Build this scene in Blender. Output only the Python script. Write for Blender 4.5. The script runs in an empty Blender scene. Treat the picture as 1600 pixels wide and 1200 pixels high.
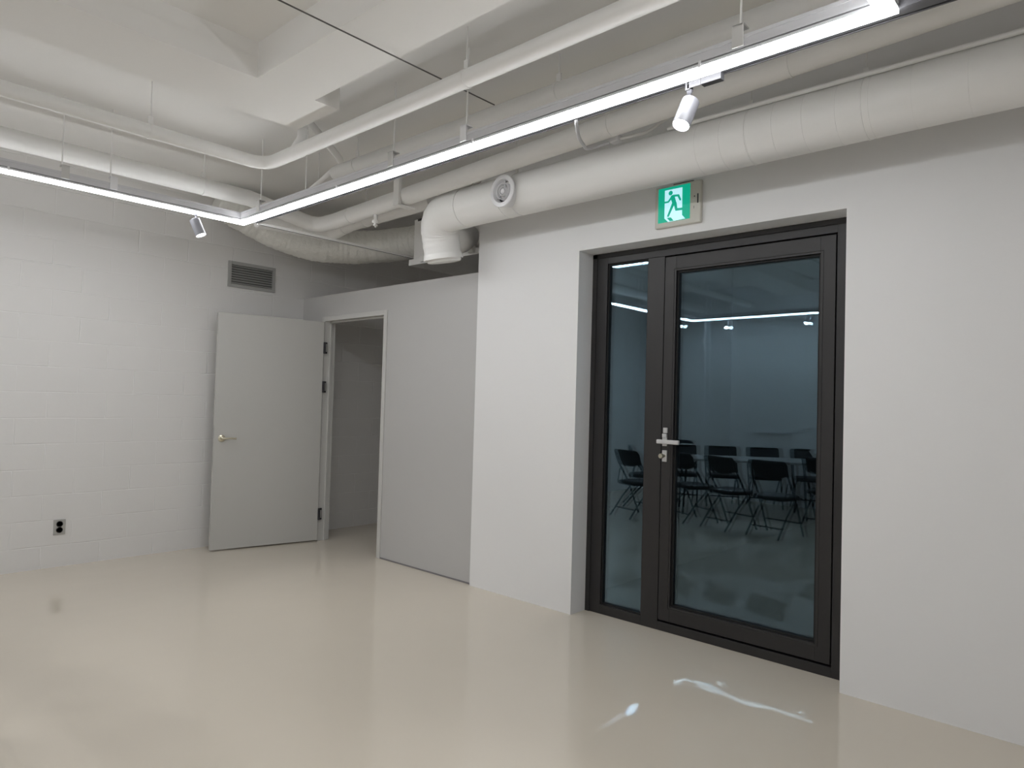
import bpy, bmesh, math, random
from mathutils import Vector, Matrix
random.seed(7)
SC = bpy.context.scene
COL = SC.collection

# ------------------------------------------------------------ camera, world, exposure
CAM_H = 1.4
cam_d = bpy.data.cameras.new('camera'); cam = bpy.data.objects.new('camera', cam_d); COL.objects.link(cam)
f_px = 1069.9164
cam_d.sensor_width = 36; cam_d.lens = f_px / 1600 * 36; cam_d.clip_start = .02
def vdir(px, py): return Vector((px - 800, 600 - py, -f_px)).normalized()
dA = vdir(-369, 595); dB = vdir(1779, 654); up = dB.cross(dA).normalized()
cam.matrix_world = Matrix((dB, dA, up)).to_4x4()
cam.location = (0, 0, CAM_H)
SC.camera = cam
w = bpy.data.worlds.new('night'); SC.world = w; w.use_nodes = True
w.node_tree.nodes['Background'].inputs[0].default_value = (.35, .45, .6, 1)
w.node_tree.nodes['Background'].inputs[1].default_value = .0006
SC.view_settings.view_transform = 'Standard'; SC.view_settings.look = 'None'
SC.view_settings.exposure = 0.0; SC.view_settings.gamma = 1; SC.view_settings.use_curve_mapping = False
try:
    SC.cycles.max_bounces = 12; SC.cycles.diffuse_bounces = 6; SC.cycles.glossy_bounces = 6; SC.cycles.transparent_max_bounces = 12
    SC.cycles.sample_clamp_indirect = 6
except Exception: pass
LED_POWER = 24.0

# ------------------------------------------------------------ materials
def mat(name, col, rough=.5, metal=0, spec=.5, bump=None, emit=None, estr=0, coat=0):
    m = bpy.data.materials.new(name); m.use_nodes = True; nt = m.node_tree
    b = nt.nodes['Principled BSDF']
    b.inputs['Base Color'].default_value = (*col, 1); b.inputs['Roughness'].default_value = rough
    b.inputs['Metallic'].default_value = metal; b.inputs['Specular IOR Level'].default_value = spec
    b.inputs['Coat Weight'].default_value = coat
    if emit:
        b.inputs['Emission Color'].default_value = (*emit, 1); b.inputs['Emission Strength'].default_value = estr
    if bump:
        sc_, st = bump
        tc = nt.nodes.new('ShaderNodeTexCoord'); n = nt.nodes.new('ShaderNodeTexNoise'); bp = nt.nodes.new('ShaderNodeBump')
        n.inputs['Scale'].default_value = sc_; n.inputs['Detail'].default_value = 4
        bp.inputs['Strength'].default_value = st; bp.inputs['Distance'].default_value = .01
        nt.links.new(tc.outputs['Object'], n.inputs['Vector']); nt.links.new(n.outputs[0], bp.inputs['Height'])
        nt.links.new(bp.outputs[0], b.inputs['Normal'])
    return m
M = {}
M['wall'] = mat('white_wall_paint', (.82, .82, .825), .55, bump=(30, .06))
M['ceiling'] = mat('white_ceiling_paint', (.87, .86, .84), .75, bump=(14, .12))
M['pipe'] = mat('white_pipe_paint', (.86, .855, .84), .45, bump=(40, .05))
M['duct'] = mat('white_duct_wrap', (.87, .865, .85), .5, bump=(25, .08))
M['flex'] = mat('crinkled_white_foil', (.76, .755, .72), .4, bump=(30, .7))
M['grey'] = mat('grey_satin_paint', (.52, .515, .495), .38, bump=(40, .03))
M['greyframe'] = mat('light_grey_frame_paint', (.58, .575, .56), .35)
M['part'] = mat('partition_grey_paint', (.50, .495, .49), .4, bump=(20, .03))
M['dark'] = mat('dark_bronze_aluminium', (.020, .0185, .019), .42, metal=.0, spec=.5)
M['gasket'] = mat('black_rubber_gasket', (.004, .004, .004), .7)
M['steel'] = mat('brushed_steel', (.52, .52, .51), .4, metal=.7)
M['satin'] = mat('satin_silver_handle', (.60, .60, .60), .35, metal=.35)
M['nickel'] = mat('pale_brass_nickel', (.62, .58, .46), .28, metal=.9)
M['alu'] = mat('painted_rail', (.60, .60, .62), .4)
M['wplastic'] = mat('white_plastic', (.80, .80, .82), .35)
M['lampgrey'] = mat('satin_lamp_body', (.19, .19, .21), .4)
M['railgrey'] = mat('satin_rail', (.11, .11, .118), .45)
M['wire'] = mat('dark_wire', (.10, .095, .09), .6)
M['slot'] = mat('dark_slot', (.03, .03, .035), .6)
M['grille'] = mat('grey_aluminium_grille', (.40, .40, .39), .45)
M['backing'] = mat('shaded_grille_back', (.12, .12, .115), .7)  # shade of the gaps between the louvres put into this grey
M['black'] = mat('black_vinyl', (.010, .010, .011), .45, bump=(60, .1))
M['blackmetal'] = mat('black_tube', (.014, .014, .016), .3, metal=.4)
M['tabletop'] = mat('grey_laminate', (.40, .40, .40), .4)
M['ivory'] = mat('ivory_plastic', (.66, .64, .58), .4)
M['led'] = mat('led_diffuser', (.8, .8, .8), .5, emit=(.97, .985, 1.0), estr=LED_POWER)
M['lens'] = mat('spot_lens', (.8, .8, .8), .3, emit=(1, .985, .96), estr=26)
M['green'] = mat('lit_green_panel', (0, .12, .09), .4, emit=(.0, .37, .23), estr=.9)
M['signwhite'] = mat('lit_white_panel', (.4, .45, .45), .4, emit=(.44, .80, .90), estr=.95)
M['socket'] = mat('black_socket', (.006, .006, .006), .4)
M['night'] = mat('night_darkness', (.012, .012, .012), .9, spec=0)  # near-black without sheen: the night darkness outside is put into the colour
M['brown'] = mat('dark_threshold', (.20, .19, .20), .5)

def glass_mat():
    m = bpy.data.materials.new('tinted_door_glass'); m.use_nodes = True; nt = m.node_tree
    for n in list(nt.nodes): nt.nodes.remove(n)
    out = nt.nodes.new('ShaderNodeOutputMaterial'); mix = nt.nodes.new('ShaderNodeMixShader')
    tr = nt.nodes.new('ShaderNodeBsdfTransparent'); tr.inputs[0].default_value = (.90, .94, .95, 1)
    gl = nt.nodes.new('ShaderNodeBsdfGlossy'); gl.inputs[0].default_value = (.58, .77, .92, 1); gl.inputs['Roughness'].default_value = 0
    lw = nt.nodes.new('ShaderNodeFresnel'); lw.inputs['IOR'].default_value = 1.58
    ad = nt.nodes.new('ShaderNodeMath'); ad.operation = 'ADD'; ad.inputs[1].default_value = .015
    nt.links.new(lw.outputs[0], ad.inputs[0])
    nt.links.new(ad.outputs[0], mix.inputs[0]); nt.links.new(tr.outputs[0], mix.inputs[1]); nt.links.new(gl.outputs[0], mix.inputs[2])
    nt.links.new(mix.outputs[0], out.inputs[0])
    return m
M['glass'] = glass_mat()

def block_mat():
    m = mat('painted_concrete_block', (.74, .73, .715), .5)
    nt = m.node_tree; b = nt.nodes['Principled BSDF']; L = nt.links
    tc = nt.nodes.new('ShaderNodeTexCoord'); sx = nt.nodes.new('ShaderNodeSeparateXYZ'); cb = nt.nodes.new('ShaderNodeCombineXYZ')
    ge = nt.nodes.new('ShaderNodeNewGeometry')
    L.new(ge.outputs['Position'], sx.inputs[0])
    ax = nt.nodes.new('ShaderNodeMath'); ax.operation = 'ADD'; ax.inputs[1].default_value = 4.10 - .06
    az = nt.nodes.new('ShaderNodeMath'); az.operation = 'ADD'; az.inputs[1].default_value = .02
    L.new(sx.outputs[0], ax.inputs[0]); L.new(sx.outputs[2], az.inputs[0])
    # slight waviness of the joints
    nz = nt.nodes.new('ShaderNodeTexNoise'); nz.inputs['Scale'].default_value = 2.5
    L.new(ge.outputs['Position'], nz.inputs['Vector'])
    wv = nt.nodes.new('ShaderNodeMath'); wv.operation = 'MULTIPLY_ADD'; wv.inputs[1].default_value = .016
    L.new(nz.outputs[0], wv.inputs[0]); L.new(az.outputs[0], wv.inputs[2])
    L.new(ax.outputs[0], cb.inputs[0]); L.new(wv.outputs[0], cb.inputs[1])
    def brick(mort, smooth):
        br = nt.nodes.new('ShaderNodeTexBrick'); br.inputs['Scale'].default_value = 1
        br.inputs['Mortar Size'].default_value = mort; br.inputs['Mortar Smooth'].default_value = smooth
        br.inputs['Brick Width'].default_value = .41; br.inputs['Row Height'].default_value = .2
        br.offset = .5; br.offset_frequency = 2
        L.new(cb.outputs[0], br.inputs['Vector']); return br
    br = brick(.006, .8)
    n2 = nt.nodes.new('ShaderNodeTexNoise'); n2.inputs['Scale'].default_value = 3.2; n2.inputs['Detail'].default_value = 3
    L.new(ge.outputs['Position'], n2.inputs['Vector'])
    rr = nt.nodes.new('ShaderNodeMapRange'); rr.inputs[1].default_value = .40; rr.inputs[2].default_value = .60; rr.inputs[3].default_value = .15; rr.inputs[4].default_value = 1
    L.new(n2.outputs[0], rr.inputs[0])
    amt = nt.nodes.new('ShaderNodeMath'); amt.operation = 'MULTIPLY'
    L.new(br.outputs['Fac'], amt.inputs[0]); L.new(rr.outputs[0], amt.inputs[1])
    n3 = nt.nodes.new('ShaderNodeTexNoise'); n3.inputs['Scale'].default_value = 45; n3.inputs['Detail'].default_value = 5
    L.new(ge.outputs['Position'], n3.inputs['Vector'])
    h = nt.nodes.new('ShaderNodeMath'); h.operation = 'MULTIPLY_ADD'; h.inputs[1].default_value = .10
    L.new(n3.outputs[0], h.inputs[0])
    neg = nt.nodes.new('ShaderNodeMath'); neg.operation = 'MULTIPLY'; neg.inputs[1].default_value = -1
    L.new(amt.outputs[0], neg.inputs[0]); L.new(neg.outputs[0], h.inputs[2])
    bp = nt.nodes.new('ShaderNodeBump'); bp.inputs['Strength'].default_value = .55; bp.inputs['Distance'].default_value = .006
    L.new(h.outputs[0], bp.inputs['Height']); L.new(bp.outputs[0], b.inputs['Normal'])
    mx = nt.nodes.new('ShaderNodeMixRGB'); mx.inputs[1].default_value = (.76, .75, .74, 1); mx.inputs[2].default_value = (.85, .845, .84, 1)
    L.new(amt.outputs[0], mx.inputs[0]); L.new(mx.outputs[0], b.inputs['Base Color'])
    return m
M['block'] = block_mat()

def floor_mat():
    m = mat('glossy_beige_epoxy', (.43, .385, .305), .09, spec=.5)
    nt = m.node_tree; b = nt.nodes['Principled BSDF']; L = nt.links
    ge = nt.nodes.new('ShaderNodeNewGeometry')
    n = nt.nodes.new('ShaderNodeTexNoise'); n.inputs['Scale'].default_value = .9; n.inputs['Detail'].default_value = 3
    L.new(ge.outputs['Position'], n.inputs['Vector'])
    mx = nt.nodes.new('ShaderNodeMixRGB'); mx.inputs[1].default_value = (.62, .562, .475, 1); mx.inputs[2].default_value = (.655, .60, .515, 1)
    L.new(n.outputs[0], mx.inputs[0]); L.new(mx.outputs[0], b.inputs['Base Color'])
    n1 = nt.nodes.new('ShaderNodeTexNoise'); n1.inputs['Scale'].default_value = 2.2; n1.inputs['Detail'].default_value = 2
    L.new(ge.outputs['Position'], n1.inputs['Vector'])
    bp = nt.nodes.new('ShaderNodeBump'); bp.inputs['Strength'].default_value = .10; bp.inputs['Distance'].default_value = .02
    L.new(n1.outputs[0], bp.inputs['Height']); L.new(bp.outputs[0], b.inputs['Normal'])
    n4 = nt.nodes.new('ShaderNodeTexNoise'); n4.inputs['Scale'].default_value = 1.6
    L.new(ge.outputs['Position'], n4.inputs['Vector'])
    rr = nt.nodes.new('ShaderNodeMapRange'); rr.inputs[3].default_value = .012; rr.inputs[4].default_value = .035
    L.new(n4.outputs[0], rr.inputs[0]); L.new(rr.outputs[0], b.inputs['Roughness'])
    return m
M['floor'] = floor_mat()

# ------------------------------------------------------------ mesh helpers
class MB:
    def __init__(s): s.bm = bmesh.new()
    def box(s, x0, x1, y0, y1, z0, z1, bev=0, mtx=None):
        vs = [s.bm.verts.new(p) for p in [(x0,y0,z0),(x1,y0,z0),(x1,y1,z0),(x0,y1,z0),(x0,y0,z1),(x1,y0,z1),(x1,y1,z1),(x0,y1,z1)]]
        fs = [s.bm.faces.new([vs[i] for i in q]) for q in [(3,2,1,0),(4,5,6,7),(0,1,5,4),(1,2,6,5),(2,3,7,6),(3,0,4,7)]]
        allv = vs
        if bev:
            es = list({e for f in fs for e in f.edges})
            r = bmesh.ops.bevel(s.bm, geom=es, offset=bev, segments=2, affect='EDGES', profile=.6)
            allv = list({v for f in r['faces'] for v in f.verts} | {v for v in vs if v.is_valid})
        if mtx: bmesh.ops.transform(s.bm, matrix=mtx, verts=allv)
        return s
    def tube(s, pts, r, n=16, caps=True, rf=None, jit=0):
        pts = [Vector(p) for p in pts]
        T = []
        for i in range(len(pts)):
            a = pts[max(i-1,0)]; b = pts[min(i+1,len(pts)-1)]; T.append((b-a).normalized())
        ref = Vector((0,0,1)) if abs(T[0].z) < .9 else Vector((1,0,0))
        nrm = T[0].cross(ref).normalized(); rings = []
        for i, p in enumerate(pts):
            if i: nrm = (nrm - T[i]*nrm.dot(T[i])).normalized()
            bn = T[i].cross(nrm)
            rr = r if rf is None else rf(i / (len(pts)-1), i)
            ring = []
            for k in range(n):
                a = 2*math.pi*k/n; q = rr * (1 + (random.uniform(-jit, jit) if jit else 0))
                ring.append(s.bm.verts.new(p + nrm*(math.cos(a)*q) + bn*(math.sin(a)*q)))
            rings.append(ring)
        for i in range(len(rings)-1):
            for k in range(n):
                f = s.bm.faces.new((rings[i][k], rings[i][(k+1)%n], rings[i+1][(k+1)%n], rings[i+1][k])); f.smooth = True
        if caps:
            s.bm.faces.new(list(reversed(rings[0]))); s.bm.faces.new(rings[-1])
        return s
    def cyl(s, a, b, r, n=20, r2=None):
        a = Vector(a); b = Vector(b)
        return s.tube([a, b], r, n, rf=(None if r2 is None else (lambda t, i: r if i == 0 else r2)))
    def lathe(s, a, axis, prof, n=28, caps=False):
        """prof: list of (distance along axis, radius)"""
        a = Vector(a); d = Vector(axis).normalized()
        ref = Vector((0,0,1)) if abs(d.z) < .9 else Vector((1,0,0))
        u = d.cross(ref).normalized(); v = d.cross(u); rings = []
        for h, r in prof:
            c = a + d*h
            rings.append([s.bm.verts.new(c + u*(math.cos(2*math.pi*k/n)*r) + v*(math.sin(2*math.pi*k/n)*r)) for k in range(n)])
        for i in range(len(rings)-1):
            for k in range(n):
                f = s.bm.faces.new((rings[i][k], rings[i][(k+1)%n], rings[i+1][(k+1)%n], rings[i+1][k])); f.smooth = True
        if caps:
            s.bm.faces.new(list(reversed(rings[0]))); s.bm.faces.new(rings[-1])
        return s
    def prism(s, poly, fn, t0, t1):
        """poly in (u,v); fn(u,v,t)->xyz"""
        A = [s.bm.verts.new(fn(u, v, t0)) for u, v in poly]; B = [s.bm.verts.new(fn(u, v, t1)) for u, v in poly]
        n = len(poly)
        s.bm.faces.new(A); s.bm.faces.new(list(reversed(B)))
        for i in range(n): s.bm.faces.new((A[i], B[i], B[(i+1)%n], A[(i+1)%n]))
        return s
    def build(s, name, m, parent=None, sharp=True, local=False):
        bm = s.bm
        bmesh.ops.recalc_face_normals(bm, faces=bm.faces[:])
        if sharp:
            for e in bm.edges:
                if len(e.link_faces) == 2 and e.calc_face_angle(0) > .7: e.smooth = False
        if parent is not None: off = Vector((0,0,0)) if local else parent_world(parent)
        elif local: off = Vector((0,0,0))
        else:
            xs = [v.co.x for v in bm.verts]; ys = [v.co.y for v in bm.verts]; zs = [v.co.z for v in bm.verts]
            off = Vector(((min(xs)+max(xs))/2, (min(ys)+max(ys))/2, min(zs)))
        for v in bm.verts: v.co -= off
        me = bpy.data.meshes.new(name); bm.to_mesh(me); bm.free(); me.materials.append(M[m])
        o = bpy.data.objects.new(name, me); COL.objects.link(o)
        if parent is not None: o.parent = parent
        else: o.location = off
        return o
def parent_world(p):
    v = Vector(p.location)
    while p.parent: p = p.parent; v += Vector(p.location)
    return v
def tag(o, label, cat, group=None, kind=None):
    o['label'] = label; o['category'] = cat
    if group: o['group'] = group
    if kind: o['kind'] = kind
    return o
def thing(name, loc, label, cat, group=None, kind=None):
    o = bpy.data.objects.new(name, None); COL.objects.link(o); o.location = loc; o.empty_display_size = .1
    return tag(o, label, cat, group, kind)
def struct(name, mb, m, label, cat):
    return tag(mb.build(name, m), label, cat, kind='structure')
def fillet(pts, r, n=8):
    pts = [Vector(p) for p in pts]; out = [pts[0]]
    for i in range(1, len(pts)-1):
        p = pts[i]; a = (pts[i-1]-p); b = (pts[i+1]-p); la, lb = a.length, b.length
        a.normalize(); b.normalize(); ang = a.angle(b)
        d = min(r/math.tan(ang/2), la*.49, lb*.49)
        p0 = p + a*d; p1 = p + b*d
        for k in range(n+1):
            t = k/n; out.append(p0*(1-t)**2 + p*(2*t*(1-t)) + p1*t*t)
    out.append(pts[-1]); return out
def smooth(pts, n=8):
    P = [Vector(p) for p in pts]; P = [P[0]*2-P[1]] + P + [P[-1]*2-P[-2]]; out = []
    for i in range(1, len(P)-2):
        for k in range(n):
            t = k/n; a, b, c, d = P[i-1], P[i], P[i+1], P[i+2]
            out.append(.5*((2*b)+(c-a)*t+(2*a-5*b+4*c-d)*t*t+(-a+3*b-3*c+d)*t**3))
    out.append(P[-2]); return out

# ------------------------------------------------------------ room shell
XA = 3.655; YB = 6.274; ZC = 3.25; XL = -2.35; YN = -3.2; XS = 6.2
YE = 3.727                       # where the white wall ends and the grey partition begins
struct('floor', MB().box(XL-.2, XS+.2, YN-.2, YB+.2, -.12, 0), 'floor', 'glossy beige epoxy floor mirroring the walls', 'floor')
c = MB().box(XL-.2, XS+.2, YN-.2, YB+.2, ZC, ZC+.2)
c.box(XL-.05, 2.19, 3.42, 3.885, 3.06, ZC+.02)           # cross beam
c.box(1.69, 2.03, YN-.05, 3.42, 3.06, ZC+.02)            # beam towards the camera
c.box(2.03, 2.83, YN-.05, 3.42, 3.205, ZC+.02)           # shallow thickening
c.box(2.19, 2.83, 3.42, 4.19, 3.205, ZC+.02)
struct('ceiling', c, 'ceiling', 'white painted concrete ceiling with shallow beams behind the pipes', 'ceiling')
a = MB()
DY0, DY1, DZ = 1.09, 2.768, 2.42
a.box(XA, XA+.35, YN-.2, DY0, 0, ZC); a.box(XA, XA+.35, DY1, YE, 0, ZC); a.box(XA, XA+.35, DY0, DY1, DZ, ZC)
struct('wall_right', a, 'wall', 'smooth white wall with the deep recess of the glass door', 'wall')
struct('wall_far', MB().box(XL-.2, XS+.2, YB, YB+.2, 0, ZC), 'block', 'white painted concrete block wall with visible joints', 'wall')
struct('wall_left', MB().box(XL-.2, XL, YN-.2, YB, 0, ZC), 'wall', 'white wall mirrored in the door glass', 'wall')
struct('wall_near', MB().box(XL, XA, YN-.2, YN, 0, ZC), 'wall', 'plain white wall at the end of the room', 'wall')
# storage beyond the grey partition
struct('wall_outside', MB().box(XA+.35, XS+.2, 2.95, 3.05, 0, ZC), 'night', 'outside wall face beyond the glass door, coloured black for night', 'wall')
struct('wall_storage_side', MB().box(XA+.35, XS, 3.05, 3.2, 0, ZC), 'wall', 'plain wall of the storage room behind the partition', 'wall')
struct('wall_storage_end', MB().box(XS, XS+.2, 3.05, YB, 0, ZC), 'wall', 'end wall of the storage room behind the partition', 'wall')
PZ = 2.385; PX = 3.68
OY0, OY1, OZ = 4.87, 5.90, 2.175
p = MB().box(PX, PX+.10, YE, OY0, 0, PZ); p.box(PX, PX+.10, OY1, YB, 0, PZ); p.box(PX, PX+.10, OY0, OY1, OZ, PZ)
struct('wall_partition', p, 'part', 'grey painted partition that stops short of the ceiling', 'wall')
struct('baseboard_partition', MB().box(PX-.004, PX, YE, OY0, 0, .012), 'brown', 'thin dark strip at the foot of the grey partition', 'trim')
# outside the glass door
struct('trim_1', MB().box(4.0, 9.0, YN, 2.95, .001, .012), 'night', 'paving outside the glass door, coloured black for night', 'ground')
# thin cove where the right wall meets the floor
# wall strips on the left wall, mirrored in the glass
tr = MB(); tr.box(XL, XL+.03, 3.71, 4.25, 1.03, 1.06); tr.box(XL, XL+.03, 2.7, 3.40, 1.03, 1.06)
struct('trim_2', tr, 'wplastic', 'thin white ledge on the left wall mirrored in the door glass', 'trim')

# ------------------------------------------------------------ grey storage door and its frame
fr = thing('door_2', (PX, 5.38, 0), 'open grey flush door in the partition beside the block wall', 'door', kind='structure')
f = MB()
f.box(PX-.012, PX+.112, OY0, OY0+.045, 0, OZ, .002); f.box(PX-.012, PX+.112, OY1-.045, OY1, 0, OZ, .002); f.box(PX-.012, PX+.112, OY0+.045, OY1-.045, OZ-.045, OZ, .002)
f.box(PX+.05, PX+.065, OY0+.045, OY0+.058, 0, OZ-.045); f.box(PX+.05, PX+.065, OY1-.058, OY1-.045, 0, OZ-.045); f.box(PX+.05, PX+.065, OY0+.05, OY1-.05, OZ-.058, OZ-.045)
f.build('door_frame', 'greyframe', fr)
hin = Vector((3.662, 5.842, 0)); tip = Vector((2.705, 6.035, 0)); L_ = (tip-hin).length
ux = (tip-hin).normalized(); uy = Vector((0,0,1)).cross(ux)      # uy points... away from hinge line
if uy.y < 0: uy = -uy
LM = Matrix(((ux.x, uy.x, 0, hin.x), (ux.y, uy.y, 0, hin.y), (0, 0, 1, 0), (0, 0, 0, 1)))
leaf = MB().box(.004, L_, 0, .042, .012, 2.122, .002, LM).build('door_leaf', 'grey', fr)
def tr_pt(x, y, z): return LM @ Vector((x, y, z))
hn = MB(); hx = L_-.065
hn.lathe(tr_pt(hx, 0, 1.0), -uy, [(0, .0), (0, .031), (.006, .031), (.010, .026), (.012, .012), (.040, .011), (.045, .0)], 24)
hn.build('door_handle_rose', 'nickel', leaf)
hn = MB(); hn.tube(smooth([tr_pt(hx, -.042, 1.0), tr_pt(hx-.03, -.045, 1.0), tr_pt(hx-.07, -.044, 1.001), tr_pt(hx-.115, -.038, .999)], 4), .008, 12)
hn.build('door_handle', 'nickel', leaf)
MB().box(L_-.001, L_+.0015, .010, .032, .92, 1.08, 0, LM).build('latch_plate', 'steel', leaf)
for z in (1.87, 1.49, .26):
    h = MB(); h.cyl((3.668, 5.836, z-.055), (3.668, 5.836, z+.055), .008, 12); h.box(3.668, 3.70, 5.845, 5.856, z-.055, z+.055)
    h.box(3.655, 3.668, 5.838, 5.850, z-.055, z+.055)
    ho = h.build('hinge', 'slot', fr)
    MB().box(3.664, 3.690, 5.834, 5.8352+.009, z-.038, z+.038).build('hinge_plate', 'steel', ho)

# ------------------------------------------------------------ dark glass entrance door
FX0, FX1 = 3.82, 3.90
gd = thing('door_1', (3.86, 1.93, 0), 'dark framed glass entrance door with narrow sidelight', 'door', kind='structure')
f = MB()
f.box(FX0, FX1, 2.65, DY1, 0, DZ-.002, .002)                    # left jamb
f.box(FX0, FX1, DY0, 1.182, 0, DZ-.002, .002)                   # right jamb
f.box(FX0, FX1, 1.182, 2.65, 2.345, DZ-.002, .002)              # head
f.box(FX0, FX1, 2.215, 2.335, .0, 2.345, .002)                  # mullion
f.box(FX0, FX1, 1.182, 2.215, 0, .054, .002); f.box(FX0, FX1, 2.335, 2.65, 0, .062, .002)   # sill
f.box(FX0-.006, FX0, DY1-.035, DY1, 0, DZ-.002); f.box(FX0-.006, FX0, DY0, DY0+.035, 0, DZ-.002); f.box(FX0-.006, FX0, DY0, DY1, DZ-.03, DZ-.002)
f.build('door_frame', 'dark', gd)
def pane_frame(y0, y1, z0, z1, wl, wr, wt, wb, x0, x1, name, m, parent):
    q = MB(); q.box(x0, x1, y1-wl, y1, z0, z1, .002); q.box(x0, x1, y0, y0+wr, z0, z1, .002)
    q.box(x0, x1, y0+wr, y1-wl, z1-wt, z1, .002); q.box(x0, x1, y0+wr, y1-wl, z0, z0+wb, .002)
    return q.build(name, m, parent)
pane_frame(1.176, 2.221, .056, 2.351, .012, .012, .012, .012, FX0+.025, FX0+.06, 'rebate_gasket', 'gasket', gd)
lf = pane_frame(1.188, 2.208, .068, 2.335, .078, .078, .092, .092, FX0-.004, FX1-.006, 'door_leaf', 'dark', gd)
pane_frame(1.266, 2.130, .160, 2.243, .012, .012, .012, .012, FX0+.012, FX1-.012, 'glazing_gasket', 'gasket', lf)
pane_frame(1.250, 2.146, .144, 2.259, .004, .004, .004, .004, FX0-.007, FX0-.003, 'glazing_bead', 'dark', lf)
pane_frame(2.335, 2.65, .062, 2.345, .010, .010, .010, .010, FX0+.012, FX1-.012, 'glazing_gasket', 'gasket', gd)
def panes(y0, y1, z0, z1, parent):
    MB().box(3.846, 3.850, y0, y1, z0, z1).build('glass_pane', 'glass', parent)
    g = MB().box(-.002, .002, -(y1-y0)/2, (y1-y0)/2, z0, z1, 0, Matrix.Translation((3.864, (y0+y1)/2, 0)) @ Matrix.Rotation(math.radians(-.22), 4, 'Z'))
    g.build('glass_pane', 'glass', parent)
panes(1.270, 2.126, .165, 2.238, lf)
panes(2.338, 2.647, .066, 2.341, gd)
HY = 2.182; hx0 = FX0-.004
q = MB().box(hx0-.012, hx0, HY-.016, HY+.016, 1.147, 1.206, .003); q.cyl((hx0-.05, HY, 1.176), (hx0, HY, 1.176), .011, 14); q.build('handle_plate', 'satin', lf)
q = MB().box(hx0-.064, hx0-.044, HY-.125, HY+.028, 1.163, 1.189, .006); q.build('door_handle', 'satin', lf)
q = MB().box(hx0-.018, hx0, HY-.015, HY+.015, 1.200, 1.224, .003); q.box(hx0-.014, hx0, HY-.018, HY+.010, 1.228, 1.262, .003); q.build('latch_keeper', 'satin', lf)
q = MB().box(hx0-.010, hx0, HY-.016, HY+.016, 1.050, 1.121, .003); q.build('lock_plate', 'satin', lf)
q = MB(); q.cyl((hx0-.035, HY, 1.087), (hx0-.008, HY, 1.087), .009, 14); q.lathe((hx0-.034, HY, 1.087), (-1, 0, 0), [(0, 0), (0, .013), (.006, .016), (.020, .016), (.024, .013), (.024, 0)], 20)
q.build('lock_knob', 'nickel', lf)

# ------------------------------------------------------------ wall fittings
# louvred ventilation grille on the block wall
gx0, gx1, gz0, gz1 = 2.882, 3.352, 2.400, 2.642
g = thing('ventilation_grille', (3.117, YB, gz0), 'grey louvred air grille high on the block wall', 'vent')
q = MB(); y0, y1 = YB-.018, YB
q.box(gx0, gx0+.03, y0, y1, gz0, gz1, .003); q.box(gx1-.03, gx1, y0, y1, gz0, gz1, .003)
q.box(gx0+.03, gx1-.03, y0, y1, gz0, gz0+.03, .003); q.box(gx0+.03, gx1-.03, y0, y1, gz1-.03, gz1, .003)
q.build('grille_frame', 'grille', g)
MB().box(gx0+.02, gx1-.02, YB-.004, YB-.001, gz0+.02, gz1-.02).build('backing', 'backing', g)
for k in range(8):
    zc = gz0+.041+k*.0228
    mtx = Matrix.Translation((0, YB-.011, zc)) @ Matrix.Rotation(math.radians(32), 4, 'X')
    MB().box(gx0+.028, gx1-.028, -.009, .009, -.0022, .0022, 0, mtx).build('louvre', 'grille', g)
# socket outlet
g = thing('wall_outlet', (1.614, YB, .255), 'brushed metal double power outlet low on the block wall', 'outlet')
MB().box(1.573, 1.655, YB-.007, YB, .252, .372, .002).build('cover_plate', 'steel', g)
for z in (.336, .290):
    q = MB(); q.lathe((1.614, YB-.006, z), (0, -1, 0), [(0, .023), (.004, .023), (.004, .019), (.001, .017), (.001, 0)], 24); s_ = q.build('socket', 'socket', g)
# exit sign
EY0, EY1, EZ0, EZ1 = 1.878, 2.180, 2.472, 2.722
ex = thing('exit_sign', (XA, 2.03, EZ0), 'lit green running man emergency exit sign above the glass door', 'sign')
MB().box(XA-.026, XA, EY0, EY1, EZ0, EZ1, .008).build('sign_housing', 'ivory', ex)
GY0, GY1, GZ0, GZ1 = 1.946, 2.156, 2.502, 2.710
def sign_fn(u, v, t): return (XA-.026-t, GY1-(GY1-GY0)*u, GZ1-(GZ1-GZ0)*v)
pn = MB().prism([(0,0),(1,0),(1,1),(0,1)], sign_fn, 0, .003).build('sign_panel', 'green', ex)
def uv(x, y):      # picture of the sign, measured from its own corners
    # x = 360+535u-25v ; y = 410-105u+580v+25uv
    u, v = .5, .5
    for _ in range(20):
        u = (x-360+25*v)/535; v = (y-410+105*u)/(580+25*u)
    return (u, v)
def poly(pts): return [uv(*p_) for p_ in pts]
q = MB(); q.prism(poly([(470,430),(765,374),(748,852),(800,912),(512,966),(450,905)]), sign_fn, .003, .0036); q.build('doorway_symbol', 'signwhite', ex)
def stroke(mb, a_, b_, w0, w1, t0, t1):
    a_ = Vector((*uv(*a_), 0)); b_ = Vector((*uv(*b_), 0)); d = (b_-a_).normalized(); n_ = Vector((-d.y, d.x, 0))
    w0 /= 640; w1 /= 640; pts = []
    an = math.atan2(d.y, d.x)
    for k in range(9):
        t = an+math.pi/2+math.pi*k/8; pts.append((a_.x+math.cos(t)*w0, a_.y+math.sin(t)*w0))
    for k in range(9):
        t = an-math.pi/2+math.pi*k/8; pts.append((b_.x+math.cos(t)*w1, b_.y+math.sin(t)*w1))
    mb.prism(pts, sign_fn, t0, t1)
q = MB(); T0 = .0036; i_ = 0
hc = uv(567, 472); q.prism([(hc[0]+math.cos(k/10*math.pi)*.067, hc[1]+math.sin(k/10*math.pi)*.067) for k in range(20)], sign_fn, T0, T0+.0005)
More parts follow.
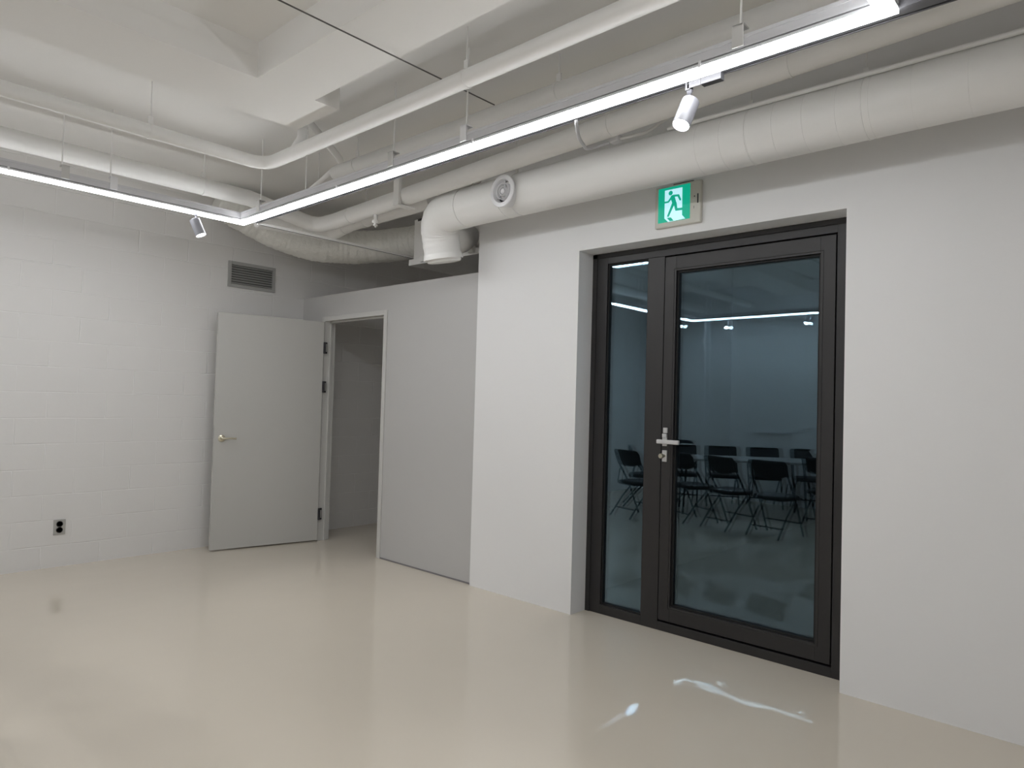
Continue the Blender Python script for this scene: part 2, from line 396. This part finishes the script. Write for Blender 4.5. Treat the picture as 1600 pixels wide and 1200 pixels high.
for a_, b_, w0, w1 in [((598,545),(630,655),44,38),((612,520),(695,512),20,19),((695,512),(725,585),20,19),((585,540),(525,622),22,17),((525,622),(455,635),17,16),
                       ((640,650),(655,755),30,24),((655,755),(780,742),24,20),((608,650),(560,760),30,24),((560,760),(515,862),24,20)]:
    stroke(q, a_, b_, w0, w1, T0, T0+.0006+.00002*i_); i_ += 1
q.prism(poly([(492,897),(562,888),(606,944),(540,952)]), sign_fn, T0, T0+.0005)
q.build('running_figure', 'green', ex)
q = MB()
for y, z, r in ((1.918, 2.628, .004), (1.921, 2.568, .0025), (1.921, 2.560, .0025)): q.lathe((XA-.0255, y, z), (-1,0,0), [(0, r), (.002, r), (.002, 0)], 10)
q.box(XA-.028, XA-.0255, 1.893, 1.900, 2.585, 2.640)
q.build('indicator', 'slot', ex)
q = MB(); q.box(XA-.022, XA-.004, 1.93, 2.06, EZ1, EZ1+.004); q.build('top_gap', 'slot', ex)

# ------------------------------------------------------------ linear LED loop with its housing
LX, LY, LXB, LYB = 2.389, 4.992, -1.70, .60; hw = .0275
ll = thing('linear_light', (LX, LY, 2.68), 'glowing white linear light loop hanging below the pipes', 'light')
def loop_box(mb, w_, z0, z1, off=0):
    # four straight runs forming a rectangle, mitre-free
    x0, x1, y0, y1 = LXB, LX, LYB, LY
    mb.box(x1-w_, x1+w_, y0-w_, y1+w_, z0, z1); mb.box(x0-w_, x0+w_, y0-w_, y1+w_, z0, z1)
    mb.box(x0+w_, x1-w_, y1-w_, y1+w_, z0, z1); mb.box(x0+w_, x1-w_, y0-w_, y0+w_, z0, z1)
q = MB(); loop_box(q, hw, 2.68, 2.695); q.build('diffuser', 'led', ll)
q = MB(); loop_box(q, hw-.001, 2.695, 2.708); loop_box(q, hw, 2.713, 2.745); loop_box(q, hw+.004, 2.745, 2.757); q.build('housing', 'alu', ll)
q = MB(); loop_box(q, hw-.008, 2.706, 2.716); q.build('housing_slot', 'slot', ll)
for y in (1.238, 2.477, 3.693):
    MB().box(LX-hw-.004, LX-hw+.006, y-.005, y+.005, 2.690, 2.715).build('joint_clip', 'wplastic', ll)
MB().box(.93, .94, LY-hw-.004, LY-hw, 2.690, 2.715).build('joint_clip', 'wplastic', ll)
def bracket(x, y, along, big=True):
    b_ = MB()
    if along == 'Y':
        b_.box(x-hw-.010, x-hw-.005, y-.022, y+.022, 2.715, 2.80, .002); b_.box(x-hw-.010, x+.012, y-.022, y+.022, 2.795, 2.80)
    else:
        b_.box(x-.022, x+.022, y-hw-.010, y-hw-.005, 2.715, 2.80, .002); b_.box(x-.022, x+.022, y-hw-.010, y+.012, 2.795, 2.80)
    bo = b_.build('bracket', 'greyframe' if big else 'wplastic', ll)
    top = 3.205 if 2.19 < x < 2.83 and y < 4.19 else ZC
    r_ = MB().cyl((x-.012, y, 2.757), (x-.012, y, top), .0045, 10)
    r_.lathe((x-.012, y, 2.80), (0, 0, 1), [(0, .0), (0, .011), (.009, .011), (.009, 0)], 6)
    r_.build('hanger_rod', 'pipe', ll)
bracket(LX, 4.687, 'Y'); bracket(LX, 3.14, 'Y'); bracket(LX, 1.085, 'Y'); bracket(LX, 2.54, 'Y', False)
bracket(1.225, LY, 'X'); bracket(1.50, LY, 'X', False)
MB().cyl((LX, 4.10, 2.757), (LX, 4.10, 3.205), .004, 10).build('hanger_rod', 'pipe', ll)
for x, y in ((-.2, LY), (LXB, 4.0), (LXB, 2.2), (0, LYB)):
    MB().cyl((x, y, 2.757), (x, y, ZC), .004, 10).build('hanger_rod', 'pipe', ll)
# spotlight track running outside the loop
tk = thing('light_track', (2.46, 1.7, 2.70), 'slim white spotlight track running beside the linear light', 'track')
q = MB(); ty0, ty1 = -2.6, 4.955
q.box(2.420, 2.470, ty0, ty1, 2.699, 2.735); q.box(2.482, 2.488, ty0, ty1, 2.699, 2.735); q.box(2.470, 2.482, ty0, ty1, 2.716, 2.735); q.build('rail', 'railgrey', tk)
MB().box(2.4701, 2.4819, ty0+.001, ty1-.001, 2.712, 2.716).build('rail_slot', 'slot', tk)
for y in (-.5, 1.9, 3.6): MB().box(2.4215, 2.452, y-.012, y+.012, 2.735, 2.745).build('rail_clip', 'wplastic', tk)
# slim bar from the end of the track across to the duct box
sb = thing('support_bar', (3.3, 4.955, 2.70), 'thin white bar crossing from the track end to the duct box', 'bar')
q = MB(); q.box(2.49, 4.19, 4.95, 4.953, 2.692, 2.714); q.box(2.49, 4.19, 4.953, 4.970, 2.692, 2.695); q.build('bar', 'pipe', sb)
MB().box(2.49, 4.19, 4.9485, 4.95, 2.6905, 2.6935).build('bar_edge', 'slot', sb)

def spotlight(x, y, ztop, d, label, adapter):
    t = thing('track_spotlight', (x, y, ztop), label, 'spotlight', 'spotlights hanging from the light loop')
    d = Vector(d).normalized()
    if adapter:
        q = MB(); q.box(x-.016, x+.016, y-.13, y-.045, ztop-.030, ztop, .003); q.box(x-.016, x+.016, y-.045, y+.015, ztop-.012, ztop, .002)
        q.box(x-.016, x-.012, y-.045, y+.012, ztop-.030, ztop-.012); q.box(x-.016, x+.016, y+.002, y+.022, ztop-.036, ztop, .003)
        q.build('adapter', 'railgrey', t)
        st = ztop-.034
    else: st = ztop
    piv = Vector((x, y+(.010 if adapter else 0), st-.045))
    q = MB(); q.lathe((piv.x, piv.y, st+.002), (0, 0, -1), [(0, 0), (0, .014), (.014, .010), (.018, .0045), (.055, .0045), (.055, 0)], 14); q.build('stem', 'lampgrey', t)
    L2 = .125; R2 = .036; a_ = piv - d*.02 + Vector((0, 0, -.012))
    q = MB(); q.lathe(a_, d, [(0, 0), (0, R2*.8), (.004, R2), (L2, R2), (L2, R2*.93), (L2-.006, R2*.92)], 28); bd = q.build('lamp_body', 'lampgrey', t)
    q = MB(); q.lathe(a_+d*(L2-.006), d, [(0, R2*.92), (.003, R2*.7), (.004, 0)], 28); q.build('lens', 'lens', bd)
    ld = bpy.data.lights.new('spot_beam', 'SPOT'); ld.energy = 22; ld.spot_size = math.radians(50); ld.spot_blend = .8; ld.shadow_soft_size = .03
    lo = bpy.data.objects.new('spot_beam', ld); COL.objects.link(lo); lo.parent = t
    lo.location = (a_+d*(L2+.01)) - Vector((x, y, ztop)); lo.rotation_euler = d.to_track_quat('-Z', 'Y').to_euler()
spotlight(2.466, 1.325, 2.700, (-.40, .10, -.85), 'white cylinder spotlight hanging from the track above the glass door', True)
spotlight(2.045, LY, 2.680, (.30, -.28, -.9), 'white cylinder spotlight hanging near the corner by the block wall', False)
spotlight(-1.24, LY-.06, 2.680, (.35, -.5, -.7), 'spotlight mirrored in the door glass nearest the loop corner', False)
spotlight(LXB+.02, 4.40, 2.680, (.55, -.2, -.7), 'spotlight mirrored in the middle of the door glass', False)
spotlight(LXB+.02, 3.25, 2.680, (.55, .1, -.7), 'spotlight mirrored near the right edge of the door glass', False)

# ------------------------------------------------------------ pipes
def clampring(mb, c_, axis, r, w_=.02):
    c_ = Vector(c_); ax = Vector(axis).normalized()
    mb.lathe(c_-ax*w_/2, ax, [(0, r), (0, r+.003), (w_, r+.003), (w_, r)], 24)
def hanger(parent, c_, axis, r, top, plate=True, rod=.004):
    q_ = MB(); clampring(q_, c_, axis, r)
    x, y, z = c_
    ax = Vector(axis)
    hx_, hy_ = (.006, .014) if abs(ax.y) > .5 else (.014, .006)
    q_.box(x-hx_, x+hx_, y-hy_, y+hy_, z+r, z+r+.05, .002)
    h_ = q_.build('pipe_clamp', 'pipe', parent)
    MB().cyl((x, y, z+r+.03), (x, y, top), rod, 10).build('hanger_rod', 'pipe', parent)
P1X, P1Y, P1Z, P1R = 2.234, 4.353, 2.95, .0425
t = thing('pipe', (P1X, P1Y, P1Z), 'white pipe turning the corner highest above the light loop', 'pipe', 'white pipes under the ceiling')
MB().tube(fillet([(XL+.05, P1Y, P1Z), (P1X, P1Y, P1Z), (P1X, YN+.05, P1Z)], .13, 10), P1R, 28).build('pipe_run', 'pipe', t)
hanger(t, (P1X, 2.40, P1Z), (0,1,0), P1R, 3.205); hanger(t, (1.499, P1Y, P1Z), (1,0,0), P1R, ZC); hanger(t, (-.9, P1Y, P1Z), (1,0,0), P1R, ZC)
q = MB().tube(fillet([(2.25, 3.93, 3.205), (2.25, 3.93, 3.03), (2.234, 3.99, 2.965)], .04, 6), .030, 18); q.lathe((2.25, 3.93, 3.12), (0,0,-1), [(0,.030),(0,.035),(.03,.035),(.03,.030)], 18)
q.build('riser', 'pipe', t)
# second pipe above left run joins the fourth pipe
t = thing('pipe', (2.0, 5.132, 2.93), 'white pipe running behind the left run of the light loop', 'pipe', 'white pipes under the ceiling')
P4 = lambda y: 2.829 + (4.92-y)*(2.976-2.829)/3.8
MB().tube(fillet([(XL+.05, 5.132, 2.935), (2.5, 5.132, 2.93), (3.10, 5.132, P4(5.0)+.01), (3.10, 4.85, P4(4.85)), (3.10, YN+.05, P4(YN))], .12, 10), .062, 28).build('pipe_run', 'pipe', t)
hanger(t, (2.15, 5.132, 2.93), (1,0,0), .062, ZC); hanger(t, (-.5, 5.132, 2.934), (1,0,0), .062, ZC)
for y in (4.62, 1.174, 2.15):
    q = MB(); clampring(q, (3.10, y, P4(y)), (0,1,0), .062, .012); q.build('clamp_ring', 'pipe', t)
q = MB(); yq = 3.951; q.box(3.02, 3.05, yq-.03, yq+.03, P4(yq)-.075, 3.0, .003); q.box(3.02, 3.18, yq-.03, yq+.03, P4(yq)-.078, P4(yq)-.068, .002); q.build('pipe_bracket', 'pipe', t)
MB().cyl((3.035, yq, 2.99), (3.035, yq, ZC), .004, 8).build('hanger_rod', 'pipe', t)
for y in (3.2, .5): MB().cyl((3.10, y, P4(y)+.05), (3.10, y, ZC), .004, 8).build('hanger_rod', 'pipe', t)
# sprinkler drop
q = MB(); zs = P4(4.296); q.cyl((3.10, 4.296, zs-.06), (3.10, 4.296, 2.745), .017, 16); q.build('drop_pipe', 'pipe', t)
q = MB().lathe((3.10, 4.296, 2.750), (0,0,-1), [(0,0),(0,.026),(.022,.026),(.024,.014),(.036,.012),(.038,.018),(.042,.018),(.042,.005),(.055,.004),(.055,0)], 18); q.build('sprinkler_head', 'pipe', t)
# third pipe with rounded capped end
t = thing('pipe', (2.716, 4.2, 3.0), 'white pipe with a capped end beside the inner pipe', 'pipe', 'white pipes under the ceiling')
q = MB(); q.lathe((2.716, 4.285, 3.0), (0,-1,0), [(0,0),(.004,.025),(.014,.043),(.03,.051),(4.285-YN-.05,.051),(4.285-YN-.05,0)], 28); q.build('pipe_run', 'pipe', t)
for y in (3.997, 2.216, .3): hanger(t, (2.716, y, 3.0), (0,1,0), .051, 3.205)
# fifth pipe, behind
t = thing('pipe', (3.35, 4.6, 2.892), 'short white pipe with an elbow above the wrinkled flexible duct', 'pipe', 'white pipes under the ceiling')
MB().tube(fillet([(2.66, 5.30, 2.82), (3.35, 5.30, 2.84), (3.35, 5.0, 2.885), (3.35, 3.93, 2.90)], .10, 8), .062, 26).build('pipe_run', 'pipe', t)
for y in (4.78,):
    hanger(t, (3.35, y, 2.888), (0,1,0), .062, ZC)
q = MB(); clampring(q, (3.05, 5.30, 2.831), (1,0,0), .062, .03); q.build('clamp_ring', 'pipe', t)
q = MB(); clampring(q, (3.35, 5.08, 2.873), (0,1,0), .062, .03); q.build('clamp_ring', 'pipe', t)
# small curved hoses between pipes
t = tag(MB().tube(smooth([(2.32, 3.98, 3.18), (2.40, 4.02, 3.16), (2.53, 4.06, 3.10), (2.62, 4.09, 3.06), (2.655, 4.11, 3.04)], 6), .024, 14).build('connecting_pipe', 'pipe'), 'thin white pipe slanting from the ceiling to the capped pipe', 'pipe')
t = thing('bent_conduit', (2.75, 4.7, 3.0), 'curved white conduit bending down from the capped pipe end', 'conduit')
MB().tube(smooth([(2.716, 4.20, 3.052), (2.73, 4.33, 3.04), (2.76, 4.50, 3.02), (2.775, 4.68, 2.985), (2.77, 4.80, 2.945)], 6), .017, 14).build('conduit', 'pipe', t)
q = MB(); q.box(2.765, 2.80, 4.575, 4.615, 2.94, 2.99, .003); q.cyl((2.782, 4.595, 2.98), (2.782, 4.595, ZC), .004, 8); q.build('conduit_hanger', 'pipe', t)
# thin dark wire
tag(MB().tube([(XL+.1, 2.625, 3.03), (1.3, 2.625, 3.03), (2.66, 2.625, 3.03)], .0035, 8).build('hanging_wire', 'wire'), 'thin dark straight wire crossing just below the ceiling', 'wire')

# ------------------------------------------------------------ ventilation duct
DX, DZC, DR = 3.285, 2.75, .134
t = thing('ventilation_duct', (DX, 2.0, DZC), 'thick white round duct running along the top of the right wall', 'duct')
q = MB(); q.tube([(DX, YN+.02, DZC), (DX, 0, DZC), (DX, 3.50, DZC)], DR, 44); q.build('duct_run', 'duct', t)
q = MB()
for y in (1.677, 1.545, 1.41, 1.281, 1.143, .999, .863, .70, .5, .2): q.lathe((DX, y, DZC), (0.0, 1, 0), [(0, DR-.001), (0, DR+.0012), (.004, DR+.0012), (.004, DR-.001)], 44)
sm = q.build('spiral_seam', 'duct', t); sm['kind'] = 'stuff'
el = smooth([(DX, 3.48, DZC), (DX, 3.60, DZC), (DX+.005, 3.72, DZC-.012), (DX+.035, 3.805, DZC-.07), (DX+.075, 3.835, DZC-.155), (DX+.105, 3.835, DZC-.295)], 6)
q = MB(); q.tube(el, DR, 40, rf=lambda tt, i: DR+.004+(.0025*math.sin(i*2.2) if tt > .35 else 0)); q.build('elbow', 'duct', t)
q = MB(); dd = (el[-1]-el[-2]).normalized()
q.lathe(el[-1]-dd*.03, dd, [(0, DR+.008), (.03, DR+.014), (.04, DR+.014), (.04, DR+.009), (.026, DR+.006), (.026, DR-.004)], 40); q.build('collar', 'duct', t)
q = MB(); q.lathe(el[-1]+Vector((.006, 0, 0)), dd, [(-.02, DR-.004), (.022, DR-.008), (.03, DR-.016), (.032, 0)], 40); q.build('end_lid', 'duct', t)
q = MB(); q.tube(smooth([(3.40, 3.86, 2.66), (3.54, 3.90, 2.655), (3.66, 3.96, 2.67), (3.80, 4.08, 2.72), (3.895, 4.12, 2.76)], 6), .112, 32); q.build('duct_tail', 'duct', t)
for y, e_, w_ in ((3.514, .001, .018), (3.083, 0, .006)):
    q = MB(); clampring(q, (DX, y, DZC), (0,1,0), DR+e_, w_); q.build('joint_band', 'duct', t)
for y in (2.978, 1.419, .895):
    q = MB(); clampring(q, (DX, y, DZC), (0,1,0), DR, .008); hb = q.build('hanger_strap', 'pipe', t)
    q = MB(); q.box(DX-.045, DX-.039, y-.012, y+.012, DZC+DR-.012, DZC+DR+.035, .001); q.cyl((DX-.04, y, DZC+DR), (DX-.04, y, ZC), .004, 8); q.build('hanger_rod', 'pipe', t)
# round diffuser on the duct
dy, dz = 2.988, 2.735
dx = 3.12
nd = Vector((-1, 0, 0))
df = thing('air_diffuser', (dx, dy, dz), 'round white jet diffuser with concentric rings on the duct end', 'vent')
cc = Vector((dx+.075, dy, dz))
q = MB(); q.lathe(cc, nd, [(-.05, .088), (.060, .090), (.066, .103), (.072, .1045), (.077, .101), (.080, .076), (.074, .072), (.012, .070)], 40); q.build('outer_ring', 'wplastic', df)
q = MB(); q.lathe(cc, nd, [(.034, .0715), (.036, 0)], 32); q.build('cavity', 'slot', df)
for r0, name in ((.052, 'inner_ring'), (.028, 'inner_ring')):
    q = MB(); q.lathe(cc, nd, [(.038, r0+.004), (.072, r0+.002), (.076, r0), (.072, r0-.004), (.038, r0-.004)], 32); q.build(name, 'wplastic', df)
q = MB(); q.lathe(cc, nd, [(.03, .014), (.070, .018), (.074, .012), (.072, 0)], 24); q.build('centre_boss', 'wplastic', df)
q = MB()
uu = Vector((0, 1, 0)); vv = nd.cross(uu)
for k in range(3):
    an = k*2.094+.5; e_ = uu*math.cos(an)+vv*math.sin(an)
    q.cyl(cc+nd*.052, cc+nd*.052+e_*.071, .004, 8)
q.build('spoke', 'wplastic', df)
# conduit lying on the duct, looped cable and junction box
t = thing('duct_conduit', (3.19, 0, 2.87), 'thin white conduit lying along the top of the duct', 'conduit')
MB().tube([(3.193, YN+.05, 2.868), (3.193, 1.2, 2.868), (3.193, 1.85, 2.870)], .011, 12).build('conduit', 'pipe', t)
jb = thing('junction_cable', (2.9, 2.1, 2.75), 'grey looped cable with small junction box between track and duct', 'cable')
MB().tube(smooth([(2.455, 1.90, 2.737), (2.50, 1.93, 2.70), (2.72, 2.08, 2.735), (2.88, 2.17, 2.765), (3.00, 2.245, 2.80), (3.07, 2.245, 2.825), (3.15, 2.20, 2.866)], 6), .009, 12).build('cable', 'alu', jb)
MB().box(3.155, 3.205, 2.14, 2.20, 2.868, 2.905, .004).build('junction_box', 'wplastic', jb)
MB().tube(smooth([(3.18, 2.15, 2.885), (3.19, 2.05, 2.885), (3.22, 1.99, 2.90), (3.24, 1.93, 2.935), (3.25, 1.88, 2.96)], 5), .009, 12).build('outgoing_conduit', 'pipe', jb)

# ------------------------------------------------------------ fan box and flexible duct above the partition
t = thing('fan_box', (4.3, 4.4, 2.6), 'white boxed fan unit hanging in the gap above the partition', 'fan unit')
q = MB(); q.box(3.93, 4.8, 4.0, 4.85, 2.64, 3.02, .004); q.build('casing', 'duct', t)
q = MB(); q.box(3.90, 4.83, 3.97, 4.88, 2.600, 2.655, .003); q.build('base_flange', 'pipe', t)
for x, y in ((3.90, 4.66), (3.90, 4.05)):
    q = MB(); q.box(x-.03, x, y-.03, y+.03, 2.61, 2.665, .002); q.cyl((x-.02, y, 2.62), (x-.02, y, ZC), .005, 8); q.build('hanger_rod', 'pipe', t)
MB().box(3.925, 3.93, 4.2, 4.8, 3.0, 3.02).build('top_seam', 'slot', t)
path = smooth([(2.62, 5.95, 3.085), (2.85, 5.93, 3.01), (3.14, 5.88, 2.905), (3.45, 5.76, 2.835), (3.75, 5.60, 2.835), (4.00, 5.35, 2.865), (4.12, 5.08, 2.885), (4.15, 4.87, 2.885)], 22)
WR = [random.uniform(-.006, .006) for _ in range(400)]
def fr_(tt, i): return .155 + WR[i]*.8 + (-.03*(1-tt/.12) if tt < .12 else 0)
q = MB(); q.tube(path, .15, 48, rf=fr_, jit=.022)
tag(q.build('flexible_duct', 'flex', sharp=False), 'wrinkled white flexible duct sagging in front of the block wall', 'duct')

# ------------------------------------------------------------ wall conduits mirrored in the glass
tag(MB().cyl((-1.95, 4.875, 1.14), (-1.95, 4.875, ZC), .020, 14).build('hanging_pole', 'wplastic'), 'thicker white vertical pole near the left wall mirrored in glass', 'pole')
tag(MB().cyl((-1.95, 4.457, .95), (-1.95, 4.457, ZC), .012, 12).build('hanging_pole', 'wplastic'), 'thinner white vertical pole near the left wall mirrored in glass', 'pole')

# ------------------------------------------------------------ folding chairs and tables
def copy_tree(o, parent=None):
    c_ = o.copy(); COL.objects.link(c_)
    if parent: c_.parent = parent
    for ch in list(o.children): copy_tree(ch, c_)
    return c_
def make_chair():
    # faces +Y, feet on z=0
    t_ = thing('folding_chair', (0,0,0), '', 'chair')
    W = .215
    for s_ in (-1, 1):
        pass
    fr0 = smooth([(-W, .235, .012), (-W, .06, .40), (-W, -.10, .66), (-W, -.165, .80)], 6)
    fr1 = [(-p_[0], p_[1], p_[2]) for p_ in reversed(fr0)]
    topc = fillet([fr0[-2], (-W, -.175, .825), (W, -.175, .825), fr1[1]], .05, 6)
    MB().tube(list(fr0[:-2]) + topc + list(fr1[2:]), .012, 12).build('front_frame', 'blackmetal', t_, local=True)
    for s_ in (-1, 1):
        MB().tube([(s_*(W-.028), .12, .415), (s_*(W-.028), -.06, .24), (s_*(W-.028), -.245, .012)], .011, 12).build('leg', 'blackmetal', t_, local=True)
        MB().tube([(s_*(W-.01), -.09, .60), (s_*(W-.02), -.13, .42)], .006, 8).build('hinge_link', 'blackmetal', t_, local=True)
    MB().cyl((-W, .17, .155), (W, .17, .155), .007, 10).build('stretcher', 'blackmetal', t_, local=True)
    MB().cyl((-W+.028, -.16, .115), (W-.028, -.16, .115), .007, 10).build('stretcher', 'blackmetal', t_, local=True)
    # seat: rounded cushion
    b_ = MB(); n = 28; rings = []
    for z, k in ((.405, .90), (.412, .99), (.432, 1.0), (.450, .96), (.458, .85), (.461, .4)):
        ring = []
        for i in range(n):
            a_ = 2*math.pi*i/n; cx, cy = math.cos(a_), math.sin(a_)
            e = .45; X = math.copysign(abs(cx)**e, cx)*.205*k; Y = math.copysign(abs(cy)**e, cy)*.20*k + .025
            ring.append(b_.bm.verts.new((X*(1.0+.08*(Y/.2)), Y, z)))
        rings.append(ring)
    for j in range(len(rings)-1):
        for i in range(n):
            f_ = b_.bm.faces.new((rings[j][i], rings[j][(i+1)%n], rings[j+1][(i+1)%n], rings[j+1][i])); f_.smooth = True
    b_.bm.faces.new(rings[0]); b_.bm.faces.new(rings[-1]); b_.build('seat', 'black', t_, sharp=False, local=True)
    # curved backrest with a dipping lower edge
    b_ = MB(); nu, nv = 14, 6; F = []; B = []
    for i in range(nu+1):
        u_ = -1+2*i/nu; x_ = u_*.225; ff = []; bb = []
        zt = .835-.035*abs(u_)**5; zb = .635 + .05*abs(u_)**2.2
        for j in range(nv+1):
            z_ = zb+(zt-zb)*j/nv; y_ = -.165-(z_-.74)*.28 + .035*u_*u_*1.0
            th = .014*math.sin(math.pi*min(max(j/nv, .06), .94))**.5*(1-abs(u_)**6*.6)
            ff.append(b_.bm.verts.new((x_, y_+th, z_))); bb.append(b_.bm.verts.new((x_, y_-th-.004, z_)))
        F.append(ff); B.append(bb)
    for i in range(nu):
        for j in range(nv):
            for G in (F, B):
                f_ = b_.bm.faces.new((G[i][j], G[i+1][j], G[i+1][j+1], G[i][j+1])); f_.smooth = True
        b_.bm.faces.new((F[i][0], B[i][0], B[i+1][0], F[i+1][0])); b_.bm.faces.new((F[i][nv], F[i+1][nv], B[i+1][nv], B[i][nv]))
    for j in range(nv):
        b_.bm.faces.new((F[0][j], F[0][j+1], B[0][j+1], B[0][j])); b_.bm.faces.new((F[nu][j], B[nu][j], B[nu][j+1], F[nu][j+1]))
    b_.build('backrest', 'black', t_, sharp=False, local=True)
    return t_
ch0 = make_chair()
def face(x, y, tx, ty): return math.atan2(-(tx-x), (ty-y))       # rotation so that +Y looks at the target
TA = math.atan2(.84, .54)                                        # direction of the table's long side
tdx, tdy = math.cos(TA), math.sin(TA); tnx, tny = -tdy, tdx      # along, and towards the far side
def table(cx, cy, label):
    t_ = thing('folding_table', (cx, cy, 0), label, 'table')
    t_.rotation_euler.z = TA
    MB().box(-.90, .90, -.40, .40, .70, .73, .008).build('tabletop', 'tabletop', t_, local=True)
    for sx in (-1, 1):
        for sy in (-1, 1):
            MB().tube([(sx*.72, sy*.30, .70), (sx*.76, sy*.32, .0)], .014, 10).build('leg', 'blackmetal', t_, local=True)
        MB().cyl((sx*.73, -.31, .25), (sx*.73, .31, .25), .008, 8).build('stretcher', 'blackmetal', t_, local=True)
TC = Vector((-.94, 3.14, 0)) + Vector((tdx, tdy, 0))*.62 + Vector((tnx, tny, 0))*.42 + Vector((-.12, 0, 0))
table(TC.x, TC.y, 'grey topped folding table ringed by black chairs, mirrored in the glass')
near = [(.16, 2.95, 14, 'nearest black folding chair mirrored in the door glass, right of centre'),
        (.12, 3.50, 30, 'black folding chair mirrored just left of the nearest chair'),
        (.02, 4.02, 45, 'black folding chair mirrored beside the door handle'),
        (.30, 4.63, 30, 'black folding chair mirrored alone in the narrow sidelight'),
        (-.82, 2.72, 10, 'black folding chair mirrored at the lower right of the glass')]
first = True
def place(x, y, rz, label, group):
    global first
    o = ch0 if first else copy_tree(ch0)
    first = False
    o.location = (x, y, 0); o.rotation_euler.z = rz; o['label'] = label; o['group'] = group
for x, y, tw, lab in near:
    place(x, y, math.radians(90+tw*.6), lab, 'folding chairs mirrored in the glass')
far = [(.72, 'black folding chair behind the table mirrored above the door handle'), (.16, 'black folding chair behind the table, second mirrored from the handle'),
       (-.42, 'black folding chair behind the table mirrored under the ledge'), (-1.02, 'black folding chair behind the table mirrored at the right glass edge')]
for s_, lab in far:
    c_ = TC + Vector((tdx, tdy, 0))*s_ + Vector((tnx, tny, 0))*.66
    place(c_.x, c_.y, TA+math.pi, lab, 'folding chairs mirrored in the glass')
c_ = TC + Vector((tdx, tdy, 0))*1.28 + Vector((tnx, tny, 0))*.2
place(c_.x, min(c_.y, 5.6), TA+math.pi/2, 'black folding chair at the table end mirrored in the sidelight', 'folding chairs mirrored in the glass')
